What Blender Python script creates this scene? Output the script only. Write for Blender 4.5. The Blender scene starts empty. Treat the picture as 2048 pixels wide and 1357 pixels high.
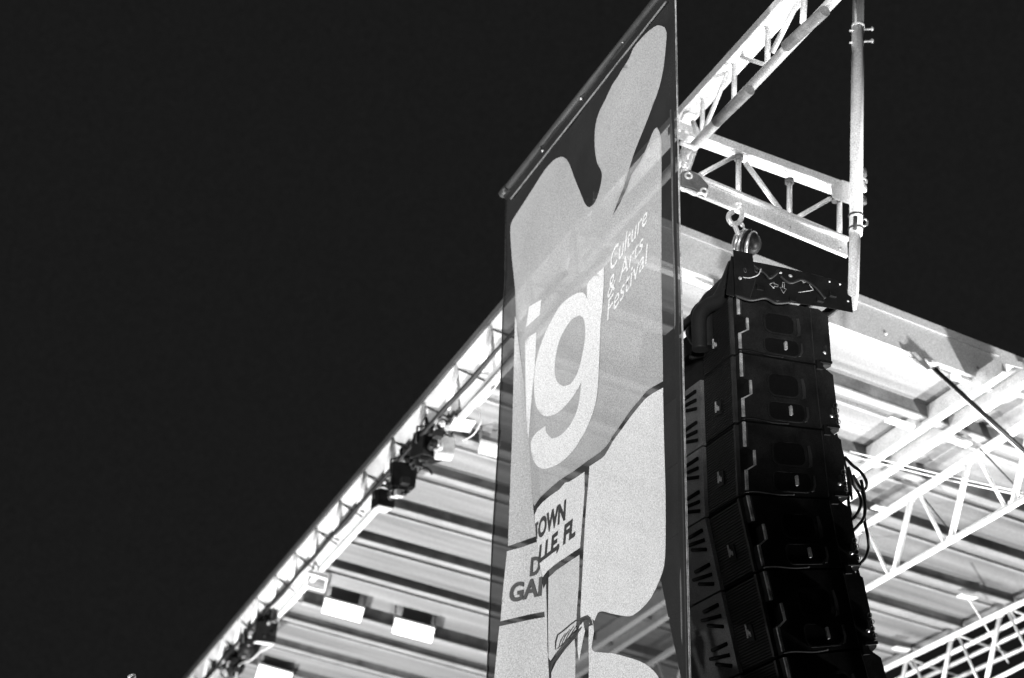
import bpy, bmesh, math, random
from mathutils import Vector as V, Matrix, geometry
random.seed(7)
sc = bpy.context.scene
# ------------------------------------------------------------------ camera
F = 3300.0                       # focal length in pixels of the 2048 px wide photograph
CAMZ = 1.6
up = V((230, 6578, -F)).normalized()
fz = V((0, 0, -1)); Yc = (fz - fz.dot(up) * up).normalized(); Xc = Yc.cross(up)
R = Matrix((Xc, Yc, up))         # camera space -> world
O = V((0, 0, CAMZ))
cam_d = bpy.data.cameras.new("camera"); cam = bpy.data.objects.new("camera", cam_d)
sc.collection.objects.link(cam)
cam.matrix_world = Matrix.Translation(O) @ R.to_4x4()
cam_d.sensor_width = 36; cam_d.lens = 36 * F / 2048
cam_d.clip_end = 5000
cam_d.dof.use_dof = True; cam_d.dof.focus_distance = 7.1; cam_d.dof.aperture_fstop = 2.2
sc.camera = cam
# ------------------------------------------------------------------ world (flat night sky)
w = bpy.data.worlds.new("World"); sc.world = w; w.use_nodes = True
bg = w.node_tree.nodes["Background"]; bg.inputs[1].default_value = 1.0
_n = w.node_tree.nodes; _l = w.node_tree.links
_t = _n.new("ShaderNodeTexCoord"); _no = _n.new("ShaderNodeTexNoise"); _no.inputs["Scale"].default_value = 900; _no.inputs["Detail"].default_value = 1
_m = _n.new("ShaderNodeMapRange"); _m.inputs[1].default_value = .25; _m.inputs[2].default_value = .75; _m.inputs[3].default_value = .0066; _m.inputs[4].default_value = .0136
_l.new(_t.outputs["Generated"], _no.inputs["Vector"]); _l.new(_no.outputs[0], _m.inputs[0]); _l.new(_m.outputs[0], bg.inputs[0])
sc.view_settings.view_transform = 'Standard'; sc.view_settings.look = 'None'
sc.view_settings.exposure = 0; sc.view_settings.gamma = 1
# ------------------------------------------------------------------ stage frame of reference
A = V((-0.380168, 0.924917, 0)).normalized()      # along the stage front, away from the camera
B = V((A.y, -A.x, 0))                               # from the stage front to its back
C = V((0.42214, 7.98755, 6.5))                      # upper front corner of the roof
Z = V((0, 0, 1))
def W(a, b, z): return C + A * a + B * b + Z * z
def ray(x, y): return (R @ V((x - 1024, 678.5 - y, -F))).normalized()
def on(x, y, p, n):
    d = ray(x, y); return O + d * ((p - O).dot(n) / d.dot(n))
def onA(x, y, a): return on(x, y, W(a, 0, 0), A)    # on the vertical plane at stage coordinate a
def onB(x, y, b): return on(x, y, W(0, b, 0), B)
CN = A * .048 + B * .126 + Z
def onC(x, y, dz=0): return on(x, y, W(0, 0, -.23 + dz), CN)    # on the ceiling, dz below it
def cz(a, b, dz=0): return -.23 - .048 * a - .126 * b + dz
def WC(a, b, dz=0): return W(a, b, cz(a, b, dz))
# ------------------------------------------------------------------ lamps
def lamp(name, kind, loc, target, power, size=.3, cone=100, blend=.5):
    d = bpy.data.lights.new(name, kind); d.energy = power
    if kind == 'AREA': d.size = size
    else: d.shadow_soft_size = size
    if kind == 'SPOT': d.spot_size = math.radians(cone); d.spot_blend = blend
    o = bpy.data.objects.new(name, d); sc.collection.objects.link(o)
    o.location = loc; o.rotation_euler = (target - loc).to_track_quat('-Z', 'Y').to_euler()
    return o
lamp("stage_flood", 'SPOT', W(5.2, 2.2, -5.0), W(3.6, 1.6, 0), 640, .14, 110)
lamp("stage_flood", 'SPOT', W(1.6, 2.8, -5.0), W(1.2, 3.2, 0), 1250, .12, 100)
lamp("stage_flood", 'SPOT', W(9.0, .6, -4.6), W(5.0, .3, -.4), 480, .14, 90)
lamp("front_flood", 'SPOT', W(5.6, -2.2, -5.0), W(5.0, 0, -.3), 2700, .15, 112)  # unseen lamp added to whiten the roof's front strip
lamp("house_flood", 'SPOT', W(1.5, -9.0, -2.6), W(-.6, -.6, -1.2), 3700, .25, 50)
lamp("side_flood", 'SPOT', W(-6.5, -2.5, -3.6), W(-2.1, .05, -.05), 2300, .12, 46, 1)
lamp("wing_flood", 'SPOT', W(-1.6, 4.7, -4.8), W(-1.6, .6, .4), 3600, .15, 85)
# ------------------------------------------------------------------ materials
def mat(name, col, rough=.6, metal=0, var=.12, scale=6, bump=0, transp=0, spec=.5, grain=.45):
    m = bpy.data.materials.new(name); m.use_nodes = True
    nt = m.node_tree; n = nt.nodes; l = nt.links; p = n["Principled BSDF"]
    p.inputs["Roughness"].default_value = rough; p.inputs["Metallic"].default_value = metal
    p.inputs["Specular IOR Level"].default_value = spec
    tc = n.new("ShaderNodeTexCoord"); no = n.new("ShaderNodeTexNoise")
    no.inputs["Scale"].default_value = scale; no.inputs["Detail"].default_value = 6
    l.new(tc.outputs["Object"], no.inputs["Vector"])
    no2 = n.new("ShaderNodeTexNoise"); no2.inputs["Scale"].default_value = 180; no2.inputs["Detail"].default_value = 2
    l.new(tc.outputs["Object"], no2.inputs["Vector"])
    mr = n.new("ShaderNodeMapRange"); mr.inputs[1].default_value = .3; mr.inputs[2].default_value = .7
    mr.inputs[3].default_value = col * (1 - var); mr.inputs[4].default_value = col * (1 + var)
    l.new(no.outputs[0], mr.inputs[0])
    mg = n.new("ShaderNodeMapRange"); mg.inputs[1].default_value = .25; mg.inputs[2].default_value = .75
    mg.inputs[3].default_value = 1 - grain; mg.inputs[4].default_value = 1 + grain
    l.new(no2.outputs[0], mg.inputs[0])
    mu = n.new("ShaderNodeMath"); mu.operation = 'MULTIPLY'
    l.new(mr.outputs[0], mu.inputs[0]); l.new(mg.outputs[0], mu.inputs[1])
    l.new(mu.outputs[0], p.inputs["Base Color"])
    if bump:
        b = n.new("ShaderNodeBump"); b.inputs["Strength"].default_value = bump; b.inputs["Distance"].default_value = .01
        l.new(no.outputs[0], b.inputs["Height"]); l.new(b.outputs[0], p.inputs["Normal"])
    if transp:
        t = n.new("ShaderNodeBsdfTransparent"); mx = n.new("ShaderNodeMixShader"); mx.inputs[0].default_value = transp
        out = n["Material Output"]
        l.new(p.outputs[0], mx.inputs[1]); l.new(t.outputs[0], mx.inputs[2]); l.new(mx.outputs[0], out.inputs[0])
    return m
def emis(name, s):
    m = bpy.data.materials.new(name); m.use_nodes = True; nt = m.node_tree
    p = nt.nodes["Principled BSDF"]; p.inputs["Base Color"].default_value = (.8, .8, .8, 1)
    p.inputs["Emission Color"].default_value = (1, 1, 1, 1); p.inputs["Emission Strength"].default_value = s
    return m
M = dict(
    alu=mat("aluminium", .62, .42, .35, .10, 9, .08),
    tube=mat("aluminium_tube", .70, .35, .35, .08, 14, .05),
    white=mat("white_paint", .80, .5, 0, .05, 4),
    strip=mat("roof_strip_paint", .58, .6, 0, .25, 5),
    ceil=mat("ceiling_panel", .168, .75, 0, .34, 1.6, .08),
    fasc=mat("fascia_paint", .40, .55, 0, .10, 3),
    purl=mat("purlin_grey", .095, .7, 0, .5, 7),
    edge=mat("roof_edge_dark", .05, .8, 0, .2, 8),
    dark=mat("dark_steel", .010, .5, 0, .3, 12, spec=.18),
    black=mat("black_cabinet", .015, .75, 0, .5, 10, .1, spec=.10),
    hole=mat("recess_black", .006, .9, 0, .2, 10, spec=.1),
    rim=mat("worn_edge", .028, .5, 0, .4, 20),  # dark grey for small parts and painted lit pocket edges
    cable=mat("cable_rubber", .012, .6, 0, .3, 10, spec=.3),
    ink=mat("mesh_dark_print", .014, .8, 0, .3, 3, 0, .13, spec=.2),
    grey=mat("mesh_grey_print", .34, .85, 0, .08, 2, 0, .075, spec=.1),
    lgrey=mat("mesh_pale_print", .52, .85, 0, .04, 3, 0, .05, spec=.1),
    pale=mat("mesh_light_print", .62, .85, 0, .03, 3, 0, .04, spec=.1),
    wht=mat("mesh_white_print", .68, .85, 0, .03, 3, 0, .04, spec=.1),
    sleeve=mat("banner_sleeve", .022, .6, 0, .3, 10),
    steel=mat("bright_steel", .5, .38, .8, .15, 12, .3),
    trim=mat("pale_trim", .34, .5, 0, .5, 30),
    slit=mat("louvre_grey", .14, .6, 0, .2, 12),
    polem=mat("pole_paint", .82, .45, 0, .06, 12),
    tape=mat("grey_tape", .14, .6, 0, .3, 20),
    pfl=mat("purlin_flange", .24, .7, 0, .2, 5),
    light=mat("pale_housing", .6, .5, 0, .1, 10),
    ground=mat("asphalt", .05, .9, 0, .3, .4, .3),
    deck=mat("stage_deck", .06, .7, 0, .2, 2),
    lamp=emis("lit_lens", 2.2),  # glow for panels that stand in for lit beam stretches
)
cn = M['ceil'].node_tree; mp_ = cn.nodes.new("ShaderNodeMapping"); mp_.vector_type = 'TEXTURE'
mp_.inputs["Rotation"].default_value = (0, 0, math.atan2(B.y, B.x)); mp_.inputs["Scale"].default_value = (5, .28, 1)
tc_ = [x for x in cn.nodes if x.type == 'TEX_COORD'][0]; nz_ = [x for x in cn.nodes if x.type == 'TEX_NOISE' and x.inputs["Scale"].default_value < 10][0]
cn.links.new(tc_.outputs["Object"], mp_.inputs[0]); cn.links.new(mp_.outputs[0], nz_.inputs["Vector"]); nz_.inputs["Scale"].default_value = 2.2
# grille: fine horizontal ribs
g = mat("grille_mesh", .012, .6, 0, .3, 12, spec=.25); M['grille'] = g
nt = g.node_tree; wv = nt.nodes.new("ShaderNodeTexWave"); wv.bands_direction = 'Z'; wv.inputs["Scale"].default_value = 26
tc = nt.nodes.new("ShaderNodeTexCoord"); nt.links.new(tc.outputs["Object"], wv.inputs["Vector"])
bp = nt.nodes.new("ShaderNodeBump"); bp.inputs["Strength"].default_value = .8; bp.inputs["Distance"].default_value = .01
nt.links.new(wv.outputs["Fac"], bp.inputs["Height"]); nt.links.new(bp.outputs[0], nt.nodes["Principled BSDF"].inputs["Normal"])
# ------------------------------------------------------------------ mesh helpers
class MB:
    def __init__(s): s.v = []; s.f = []; s.sm = []
    def face(s, pts, smooth=False):
        k = len(s.v); s.v += [V(p) for p in pts]; s.f.append(tuple(range(k, k + len(pts)))); s.sm.append(smooth); return s
    def hexa(s, a, b):           # two quads -> closed box
        k = len(s.v); s.v += [V(p) for p in a] + [V(p) for p in b]; n = len(a)
        s.f.append(tuple(range(k, k + n))[::-1]); s.f.append(tuple(range(k + n, k + 2 * n)))
        for i in range(n): s.f.append((k + i, k + (i + 1) % n, k + n + (i + 1) % n, k + n + i))
        s.sm += [False] * (n + 2); return s
    def beam(s, p, q, e, f):     # box from p to q spanned by vectors e and f
        return s.hexa([p, p + e, p + e + f, p + f], [q, q + e, q + e + f, q + f])
    def box(s, c, x, y, z): return s.hexa([c - x - y - z, c + x - y - z, c + x + y - z, c - x + y - z], [c - x - y + z, c + x - y + z, c + x + y + z, c - x + y + z])
    def tube(s, pts, r, n=12, cap=True):
        pts = [V(p) for p in pts]; k = len(s.v); m = len(pts)
        t0 = (pts[1] - pts[0]).normalized(); nx = t0.orthogonal().normalized()
        for i, p in enumerate(pts):
            t = (pts[min(i + 1, m - 1)] - pts[max(i - 1, 0)]).normalized()
            nx = (nx - nx.dot(t) * t).normalized(); ny = t.cross(nx)
            rr = r[i] if isinstance(r, (list, tuple)) else r
            for j in range(n):
                th = 2 * math.pi * j / n; s.v.append(p + nx * rr * math.cos(th) + ny * rr * math.sin(th))
        for i in range(m - 1):
            for j in range(n):
                s.f.append((k + i * n + j, k + i * n + (j + 1) % n, k + (i + 1) * n + (j + 1) % n, k + (i + 1) * n + j)); s.sm.append(True)
        if cap:
            s.f.append(tuple(range(k, k + n))[::-1]); s.f.append(tuple(range(k + (m - 1) * n, k + m * n))); s.sm += [False] * 2
        return s
    def torus(s, c, ax, R_, r, n=20, m=8, sx=1.0, e=None):
        ax = ax.normalized(); e = (e - e.dot(ax) * ax).normalized() if e else ax.orthogonal().normalized(); f = ax.cross(e)
        k = len(s.v)
        for i in range(n):
            th = 2 * math.pi * i / n; d = e * math.cos(th) * sx + f * math.sin(th); dn = d.normalized()
            for j in range(m):
                ph = 2 * math.pi * j / m; s.v.append(c + d * R_ + dn * r * math.cos(ph) + ax * r * math.sin(ph))
        for i in range(n):
            for j in range(m):
                s.f.append((k + i * m + j, k + ((i + 1) % n) * m + j, k + ((i + 1) % n) * m + (j + 1) % m, k + i * m + (j + 1) % m)); s.sm.append(True)
        return s
    def ball(s, c, x, y, z, n=18, m=10):
        k = len(s.v)
        for i in range(m + 1):
            ph = math.pi * i / m
            for j in range(n):
                th = 2 * math.pi * j / n; s.v.append(c + x * math.sin(ph) * math.cos(th) + y * math.sin(ph) * math.sin(th) + z * math.cos(ph))
        for i in range(m):
            for j in range(n):
                s.f.append((k + i * n + j, k + (i + 1) * n + j, k + (i + 1) * n + (j + 1) % n, k + i * n + (j + 1) % n)); s.sm.append(True)
        return s
    def build(s, name, m, parent=None, label=None, bevel=0):
        me = bpy.data.meshes.new(name); org = sum(s.v, V()) / len(s.v)
        if parent is not None: org = parent['org_v']
        org = V(org)
        me.from_pydata([v - org for v in s.v], [], s.f); me.polygons.foreach_set("use_smooth", s.sm)
        me.update()
        bm = bmesh.new(); bm.from_mesh(me); bmesh.ops.recalc_face_normals(bm, faces=bm.faces); bm.to_mesh(me); bm.free()
        me.materials.append(M[m]); o = bpy.data.objects.new(name, me); sc.collection.objects.link(o)
        if parent is not None:
            o.parent = parent['obj']
        else: o.location = org
        if label: o['label'] = label
        if bevel:
            bv = o.modifiers.new("bevel", 'BEVEL'); bv.width = bevel; bv.segments = 2; bv.limit_method = 'ANGLE'
        return o
def tag(o, label, cat, group=None):
    o['label'] = label; o['category'] = cat
    if group: o['group'] = group
    return o
def thing(name, loc, label, cat, group=None):
    o = bpy.data.objects.new(name, None); sc.collection.objects.link(o); o.location = loc; o.empty_display_size = .1
    tag(o, label, cat, group); return dict(obj=o, org_v=V(loc))
def sub(o, parent): return dict(obj=o, org_v=parent['org_v'])     # parent for sub-parts (parts sit at their thing's origin)
def spline(pts, n=8):            # Catmull-Rom through 3-D points
    P = [V(p) for p in pts]; out = []
    for i in range(len(P) - 1):
        p0 = P[max(i - 1, 0)]; p1 = P[i]; p2 = P[i + 1]; p3 = P[min(i + 2, len(P) - 1)]
        for k in range(n):
            t = k / n; out.append(.5 * ((2 * p1) + (p2 - p0) * t + (2 * p0 - 5 * p1 + 4 * p2 - p3) * t * t + (3 * p1 - p0 - 3 * p2 + p3) * t ** 3))
    return out + [P[-1]]
# ------------------------------------------------------------------ ground and stage deck
gr = MB().face([V((-400, -400, 0)), V((400, -400, 0)), V((400, 400, 0)), V((-400, 400, 0))]).build("ground", "ground"); gr['kind'] = 'structure'
st = thing("stage_deck", W(4, 2.5, -6.5), "low dark stage platform under the white stage roof", "stage")
MB().beam(W(0, .3, -6.5), W(9, .3, -6.5), B * 5, Z * 1.1).build("platform", "deck", st)
MB().beam(W(-.03, .27, -5.39), W(9.03, .27, -5.39), B * 5.06, Z * .04).build("floor_edge", "edge", st)
# ------------------------------------------------------------------ stage roof
AE, BE = 10.5, 4.75
roof = thing("stage_roof", W(4, 2, -.3), "big white mobile stage roof seen from below, pale ceiling ribbed with dark purlins", "stage roof")
MB().beam(WC(0, .13), WC(AE, .13), WC(0, BE) - WC(0, .13), Z * .16).build("ceiling_panel", "ceil", roof)
# bright inner front strip and the dark outer lip
st_ = MB().hexa([W(0.02, 0.0, -.035), W(0.02, .13, cz(0, .13)), W(0.02, .16, cz(0, .13)), W(0.02, .04, -.035)],
          [W(AE, 0.0, -.035 - .048 * AE), W(AE, .13, cz(AE, .13)), W(AE, .16, cz(AE, .13)), W(AE, .04, -.035 - .048 * AE)]).build("front_strip", "strip", roof)
MB().beam(W(0, -.022, -.035), W(AE, -.022, -.035 - .048 * AE), B * .02, Z * .045).build("front_lip", "edge", roof)
# side fascia (faces the camera), traced along its top and bottom edge
f0t, f1t = W(0, 0, .0), None
def fz_t(b): return -.005 - .137 * b
def fz_b(b): return cz(0, b, -.0) - .0
fa = MB()
NB = 12
for i in range(NB):
    b0 = i * 4.6 / NB; b1 = (i + 1) * 4.6 / NB
    fa.hexa([W(-.06, b0, fz_t(b0)), W(-.06, b1, fz_t(b1)), W(-.06, b1, fz_b(b1) - .035), W(-.06, b0, fz_b(b0) - .035)],
            [W(-.02, b0, fz_t(b0)), W(-.02, b1, fz_t(b1)), W(-.02, b1, fz_b(b1) - .035), W(-.02, b0, fz_b(b0) - .035)])
fas = MB().hexa([W(-.06, 0, fz_t(0)), W(-.06, 4.6, fz_t(4.6)), W(-.06, 4.6, fz_b(4.6) - .035), W(-.06, 0, fz_b(0) - .035)],
      [W(-.01, 0, fz_t(0)), W(-.01, 4.6, fz_t(4.6)), W(-.01, 4.6, fz_b(4.6) - .035), W(-.01, 0, fz_b(0) - .035)]).build("fascia", "fasc", roof)
fs = sub(fas, roof)
MB().beam(W(-.075, -.02, fz_t(-.02) - .035), W(-.075, 4.6, fz_t(4.6) - .035), A * .012, Z * .05).build("lip", "fasc", fs)
def flange(b0, b1, name="flange", dz=-.03, wa=.05, m="white"):
    return MB().beam(W(-.015, b0, fz_b(b0) + dz - .02), W(-.015, b1, fz_b(b1) + dz - .02), A * wa, Z * .035).build(name, m, fs)
flange(.14, 1.42); flange(1.56, 2.145); flange(2.42, 2.78); flange(2.95, 4.6)
for b in (.93, 1.9, 2.55, 2.68, 3.1):
    p = W(-.062, b, fz_b(b) + .03); MB().ball(p, A * .006, B * .010, Z * .010, 10, 6).build("rivet", "purl" if b > 2 else "white", fs)
br = MB()
for (x, y) in ((1838, 712), (1852, 735)): pass
br.hexa([onA(*p, -.08) for p in ((1820, 706), (1838, 702), (1862, 738), (1846, 746))], [onA(*p, -.02) for p in ((1820, 706), (1838, 702), (1862, 738), (1846, 746))])
br.build("corner_bracket", "alu", roof)
br2 = MB().tube([onA(1828, 720, -.09), onA(1852, 742, -.09), onA(1878, 736, -.09)], .012).build("bracket_bar", "white", roof)
# drain box on the fascia left of the speakers
MB().hexa([onA(*p, -.07) for p in ((1427, 556), (1444, 562), (1440, 588), (1428, 590))], [onA(*p, -.03) for p in ((1427, 556), (1444, 562), (1440, 588), (1428, 590))]).build("bracket", "purl", roof)
# purlins (left a, right a)
PL = [(.44, .42), (1.14, 1.06), (1.78, 1.70), (2.53, 2.33), (3.16, 2.95), (3.85, 3.62), (4.55, 4.35), (5.22, 5.1), (6.01, 5.9), (6.57, 6.5), (7.27, 7.2), (7.95, 7.9), (8.7, 8.6), (9.4, 9.3)]
for i, (a0, a1) in enumerate(PL):
    h = .105 if i in (8,) else (.085 if i < 2 else .06)
    p = WC(a0, .17, -h); q = WC(a1, BE - .1, -h)
    o = MB().beam(p, q, A * .035, Z * (h + .01)).build("purlin", "purl", roof)
    MB().beam(p + A * -.006 - Z * .012, q + A * -.006 - Z * .012, A * .075, Z * .012).build("flange", "pfl", sub(o, roof))
    o = MB().beam(WC(a0 + .25, .17, -.02), WC(a1 + .25, BE - .1, -.02), A * .03, Z * .03).build("batten", "pfl", roof)
# lit portions of flanges on the camera side, put in as white strips
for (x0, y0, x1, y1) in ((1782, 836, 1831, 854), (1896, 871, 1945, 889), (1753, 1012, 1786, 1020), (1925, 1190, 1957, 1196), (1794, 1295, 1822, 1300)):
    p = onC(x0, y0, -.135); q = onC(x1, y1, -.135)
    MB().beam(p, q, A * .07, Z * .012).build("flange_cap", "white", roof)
# ------------------------------------------------------------------ ceiling fittings, and glowing panels added for lit beam stretches
def quad_panel(pts, dz, name, m, par=None, th=.03):
    P = [onC(x, y, dz) for x, y in pts]
    return MB().hexa(P, [p + Z * th for p in P]).build(name, m, par)
glow_lab = ["bright rectangular work light on the ceiling beam, upper one nearer the roof's front edge",
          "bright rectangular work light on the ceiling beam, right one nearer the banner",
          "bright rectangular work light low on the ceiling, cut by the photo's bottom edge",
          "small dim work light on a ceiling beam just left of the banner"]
for lab, q in zip(glow_lab, ([(650, 1197), (729, 1218), (721, 1247), (642, 1226)], [(790, 1237), (870, 1258), (864, 1288), (783, 1267)],
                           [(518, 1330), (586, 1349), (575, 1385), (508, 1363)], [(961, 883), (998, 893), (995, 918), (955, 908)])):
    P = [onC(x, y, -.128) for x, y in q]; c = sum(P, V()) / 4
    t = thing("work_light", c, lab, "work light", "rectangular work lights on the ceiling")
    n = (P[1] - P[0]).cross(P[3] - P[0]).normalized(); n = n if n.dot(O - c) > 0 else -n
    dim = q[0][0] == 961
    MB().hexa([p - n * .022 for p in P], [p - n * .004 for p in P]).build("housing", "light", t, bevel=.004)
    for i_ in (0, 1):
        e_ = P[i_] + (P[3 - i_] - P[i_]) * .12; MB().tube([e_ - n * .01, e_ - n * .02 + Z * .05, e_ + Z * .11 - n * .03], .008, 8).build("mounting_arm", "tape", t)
    MB().hexa([c + (p - c) * .96 - n * .004 for p in P], [c + (p - c) * .96 for p in P]).build("lens", "fasc" if dim else "lamp", t, bevel=.003)  # glowing or pale face stands for beam lit between shadows
fr = MB()
Q = [onC(x, y, -.08) for x, y in ((617, 1147), (655, 1158), (650, 1183), (612, 1172))]
for i in range(4): fr.beam(Q[i], Q[(i + 1) % 4], A * .035, Z * .03)
tag(fr.build("square_bracket", "white"), "small white square frame fixed under the ceiling near the front truss", "bracket")
bits = MB()
# ------------------------------------------------------------------ beams and trusses under the roof (parallel to the stage front)
def longbeam(label, b0, b1, dz, rows):
    t = thing("ceiling_beam", WC(2, b0, dz), label, "beam")
    bt = lambda a, b, z: WC(a, b, z)
    MB().beam(bt(-.3, b0, dz), bt(AE - .5, b0, dz), B * .03, Z * .12).build("side_plate", "alu", t)
    MB().beam(bt(-.3, b1, dz), bt(AE - .5, b1, dz), B * .03, Z * .12).build("side_plate", "alu", t)
    MB().beam(bt(-.32, b0 - .02, dz - .012), bt(AE - .5, b0 - .02, dz - .012), B * .055, Z * .012).build("flange", "white", t)
    MB().beam(bt(-.32, b1 - .02, dz - .012), bt(AE - .5, b1 - .02, dz - .012), B * .055, Z * .012).build("flange", "white", t)
    MB().beam(bt(-.3, b0 + .03, dz + .07), bt(AE - .5, b0 + .03, dz + .07), B * (b1 - b0 - .03), Z * .04).build("web_plate", "fasc", t)
longbeam("wide white twin-flanged beam crossing the ceiling from the roof's far side corner", 2.53, 2.69, -.13, None)
def chordline(pa, pb, b, a0, a1):
    p = onB(*pa, b); q = onB(*pb, b); d = q - p; da = d.dot(A)
    f = lambda a: p + d * ((a - (p - C).dot(A)) / da)
    return f
def truss(label, name, b, top, bot, a0, a1, r, rw, p1, p2, dm="white"):
    ft = chordline(*top, b, a0, a1); fb = chordline(*bot, b, a0, a1)
    t = thing(name, ft(1.5), label, "truss")
    MB().beam(ft(a0) - B * r - Z * r, ft(a1) - B * r - Z * r, B * 2 * r, Z * 2 * r).build("chord", "white", t, bevel=.006)
    MB().tube([fb(a0), fb(a1)], r * .95).build("chord", "white", t)
    at_ = lambda q: (onB(*q, b) - C).dot(A)
    ta, ba = at_(p1[0]), at_(p1[1]); pitch = ta - at_(p2[0])
    k = int((ta - a0) / pitch); a = ta - k * pitch
    while a < a1 - pitch:
        MB().tube([ft(a), fb(a + ba - ta)], rw, 10).build("post", "white", t)
        MB().tube([ft(a - pitch * .12), fb(a + ba - ta - pitch * .90)], rw * .62, 8).build("brace", dm, t)
        for q in (ft(a) - Z * r * 1.2, fb(a + ba - ta) + Z * r): MB().ball(q, A * .035, B * r * 1.1, Z * .012, 10, 6).build("gusset", "alu", t)
        a += pitch
    return t, ft, fb
truss("white lattice truss under the middle of the ceiling, right of the speakers", "ceiling_truss", 3.0,
      ((1732, 1052), (2048, 849)), ((1729, 1180), (2048, 998)), -.6, 9.5, .022, .020, ((1824, 995), (1787, 1127)), ((1941, 946), (1916, 1057)))
t3, f3t, f3b = truss("white rear lattice truss at the bottom right corner of the photo", "rear_truss", 4.62,
      ((1775, 1336), (2048, 1204)), ((1830, 1440), (2048, 1330)), .5, 6.5, .018, .018, ((1904, 1275), (1872, 1372)), ((2002, 1232), (1965, 1350)), "alu")
for (p, q, b) in (((1800, 1357), (2048, 1235), 4.8), ((1815, 1372), (2048, 1262), 5.05), ((1840, 1390), (2048, 1296), 5.25)):
    f = chordline(p, q, b, 0, 6); MB().tube([f(.5), f(6.5)], .019).build("chord", "white" if b < 5 else "alu", t3)
    for a in (1.7, 2.35, 3.0, 3.65, 4.3): MB().tube([f3t(a), f(a + .15)], .009, 8).build("brace", "alu", t3)
# roof strut and wires
rs = thing("roof_strut", onA(1872, 742, -.12), "dark slanting steel rod from the roof edge bracket to the right border", "strut")
MB().tube([onA(1868, 738, -.12), onA(2075, 926, -.12)], .015, 14).build("rod", "dark", rs)
MB().tube([onA(1866, 742, -.13), onA(2073, 932, -.13)], .0035, 8).build("edge_strip", "white", rs)  # rod's bright edge highlight, put in as a thin white tube
for k, (p, q, r, lab) in enumerate((((1700, 903), (2045, 985), .0035, "upper of two thin pale wires stretched across the ceiling to the right"),
                         ((1700, 912), (2045, 992), .0035, "lower of two thin pale wires stretched across the ceiling to the right"),
                         ((1935, 1195), (2017, 1326), .006, "thin pale wire slanting down from the ceiling to the rear truss"),
                         ((1960, 898), (2042, 984), .005, "thin dark wire slanting across the upper right ceiling to the truss"),
                         ((1849, 998), (1903, 1066), .005, "thin dark wire slanting inside the middle ceiling truss"))):
    P = [onC(x, y, -.30) for x, y in (p, ((p[0] + q[0]) / 2, (p[1] + q[1]) / 2 + (3 if k < 2 else 0)), q)]
    tag(MB().tube(spline(P, 6), r, 6).build("wire", "white" if k in (0, 1, 2) else "cable"), lab, "wire")
# ------------------------------------------------------------------ front truss: along the roof edge and on overhead past the corner
ft = thing("front_truss", W(0, 0, -.2), "long aluminium truss along the roof's front edge, running on overhead past the roof corner", "truss")
# overhead part: square upper chord
u = [onB(1356, 215, 0), onB(1549, 0, 0)]; du = (u[1] - u[0]).normalized()
p = u[0] - du * 1.1; q = u[1] + du * 3.2
MB().beam(p, q, B * .105, -Z * .048).build("chord", "alu", ft, bevel=.004)
l0 = onB(1366, 316, .05); l1 = onB(1660, 8, .05); dl = (l1 - l0).normalized()
lp = l0 - dl * 1.15; lq = l1 + dl * 3.2
lch = MB().tube([lp, lq], .026, 16).build("chord", "alu", ft)
for (x0, y0, x1, y1) in ((1572, 93, 1650, 22), (1433, 245, 1500, 180)):
    p = onB(x0, y0, .0235); q = onB(x1, y1, .0235); MB().tube([p, q], .0266, 16).build("tape_band", "tape", ft)
for (x0, y0, x1, y1, r) in ((1406, 203, 1404, 262, .012), (1469, 128, 1468, 192, .013), (1536, 55, 1535, 115, .014), (1609, -6, 1606, 40, .015),
                            (1456, 145, 1415, 245, .012), (1598, 0, 1551, 92, .014), (1479, 113, 1524, 128, .010), (1358, 256, 1396, 274, .012), (1680, -80, 1678, -30, .015),
                            (1371, 290, 1369, 330, .016), (1386, 245, 1400, 275, .014), (1375, 250, 1367, 300, .012)):
    MB().tube([onB(x0, y0, .05), onB(x1 + (x1 - x0) * .14, y1 + (y1 - y0) * .14, .05)], r, 12).build("brace", "tube", ft)
# part along the roof: lower chord, cable bundle is its own thing, braces
fl = lambda a: W(a, .03, -.265 - .0475 * a)
fl2 = lambda a: W(a, .16, -.265 - .0475 * a)
fu = lambda a: W(a, .01, -.045 - .048 * a)
MB().tube([fl2(-.2), fl2(AE)], .026, 12).build("chord", "white", ft)
tops = [.25, .87, 1.49, 2.08, 2.69, 3.32, 3.95, 4.55, 5.17, 5.76, 6.34, 6.95, 7.56, 8.17, 8.78, 9.4]
for a in tops:
    MB().tube([fu(a), fl(a + .2)], .019, 10).build("brace", "white", ft)
    MB().tube([fu(a) + A * .03, W(a - .28, .10, -.25 - .048 * a)], .007, 8).build("brace", "edge", ft)
cb = MB(); pts = []
for i in range(80):
    a = .35 + i * .12; pts.append(fl(a) + Z * (.006 * math.sin(i * .9) - .01) - B * .02)
cb.tube(pts, [.017 + .006 * math.sin(i * .61) * math.sin(i * .23) for i in range(80)], 8)
tag(cb.build("cable_bundle", "cable"), "dark cable bundle tied along the lower tube of the front truss", "cable")
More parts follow.
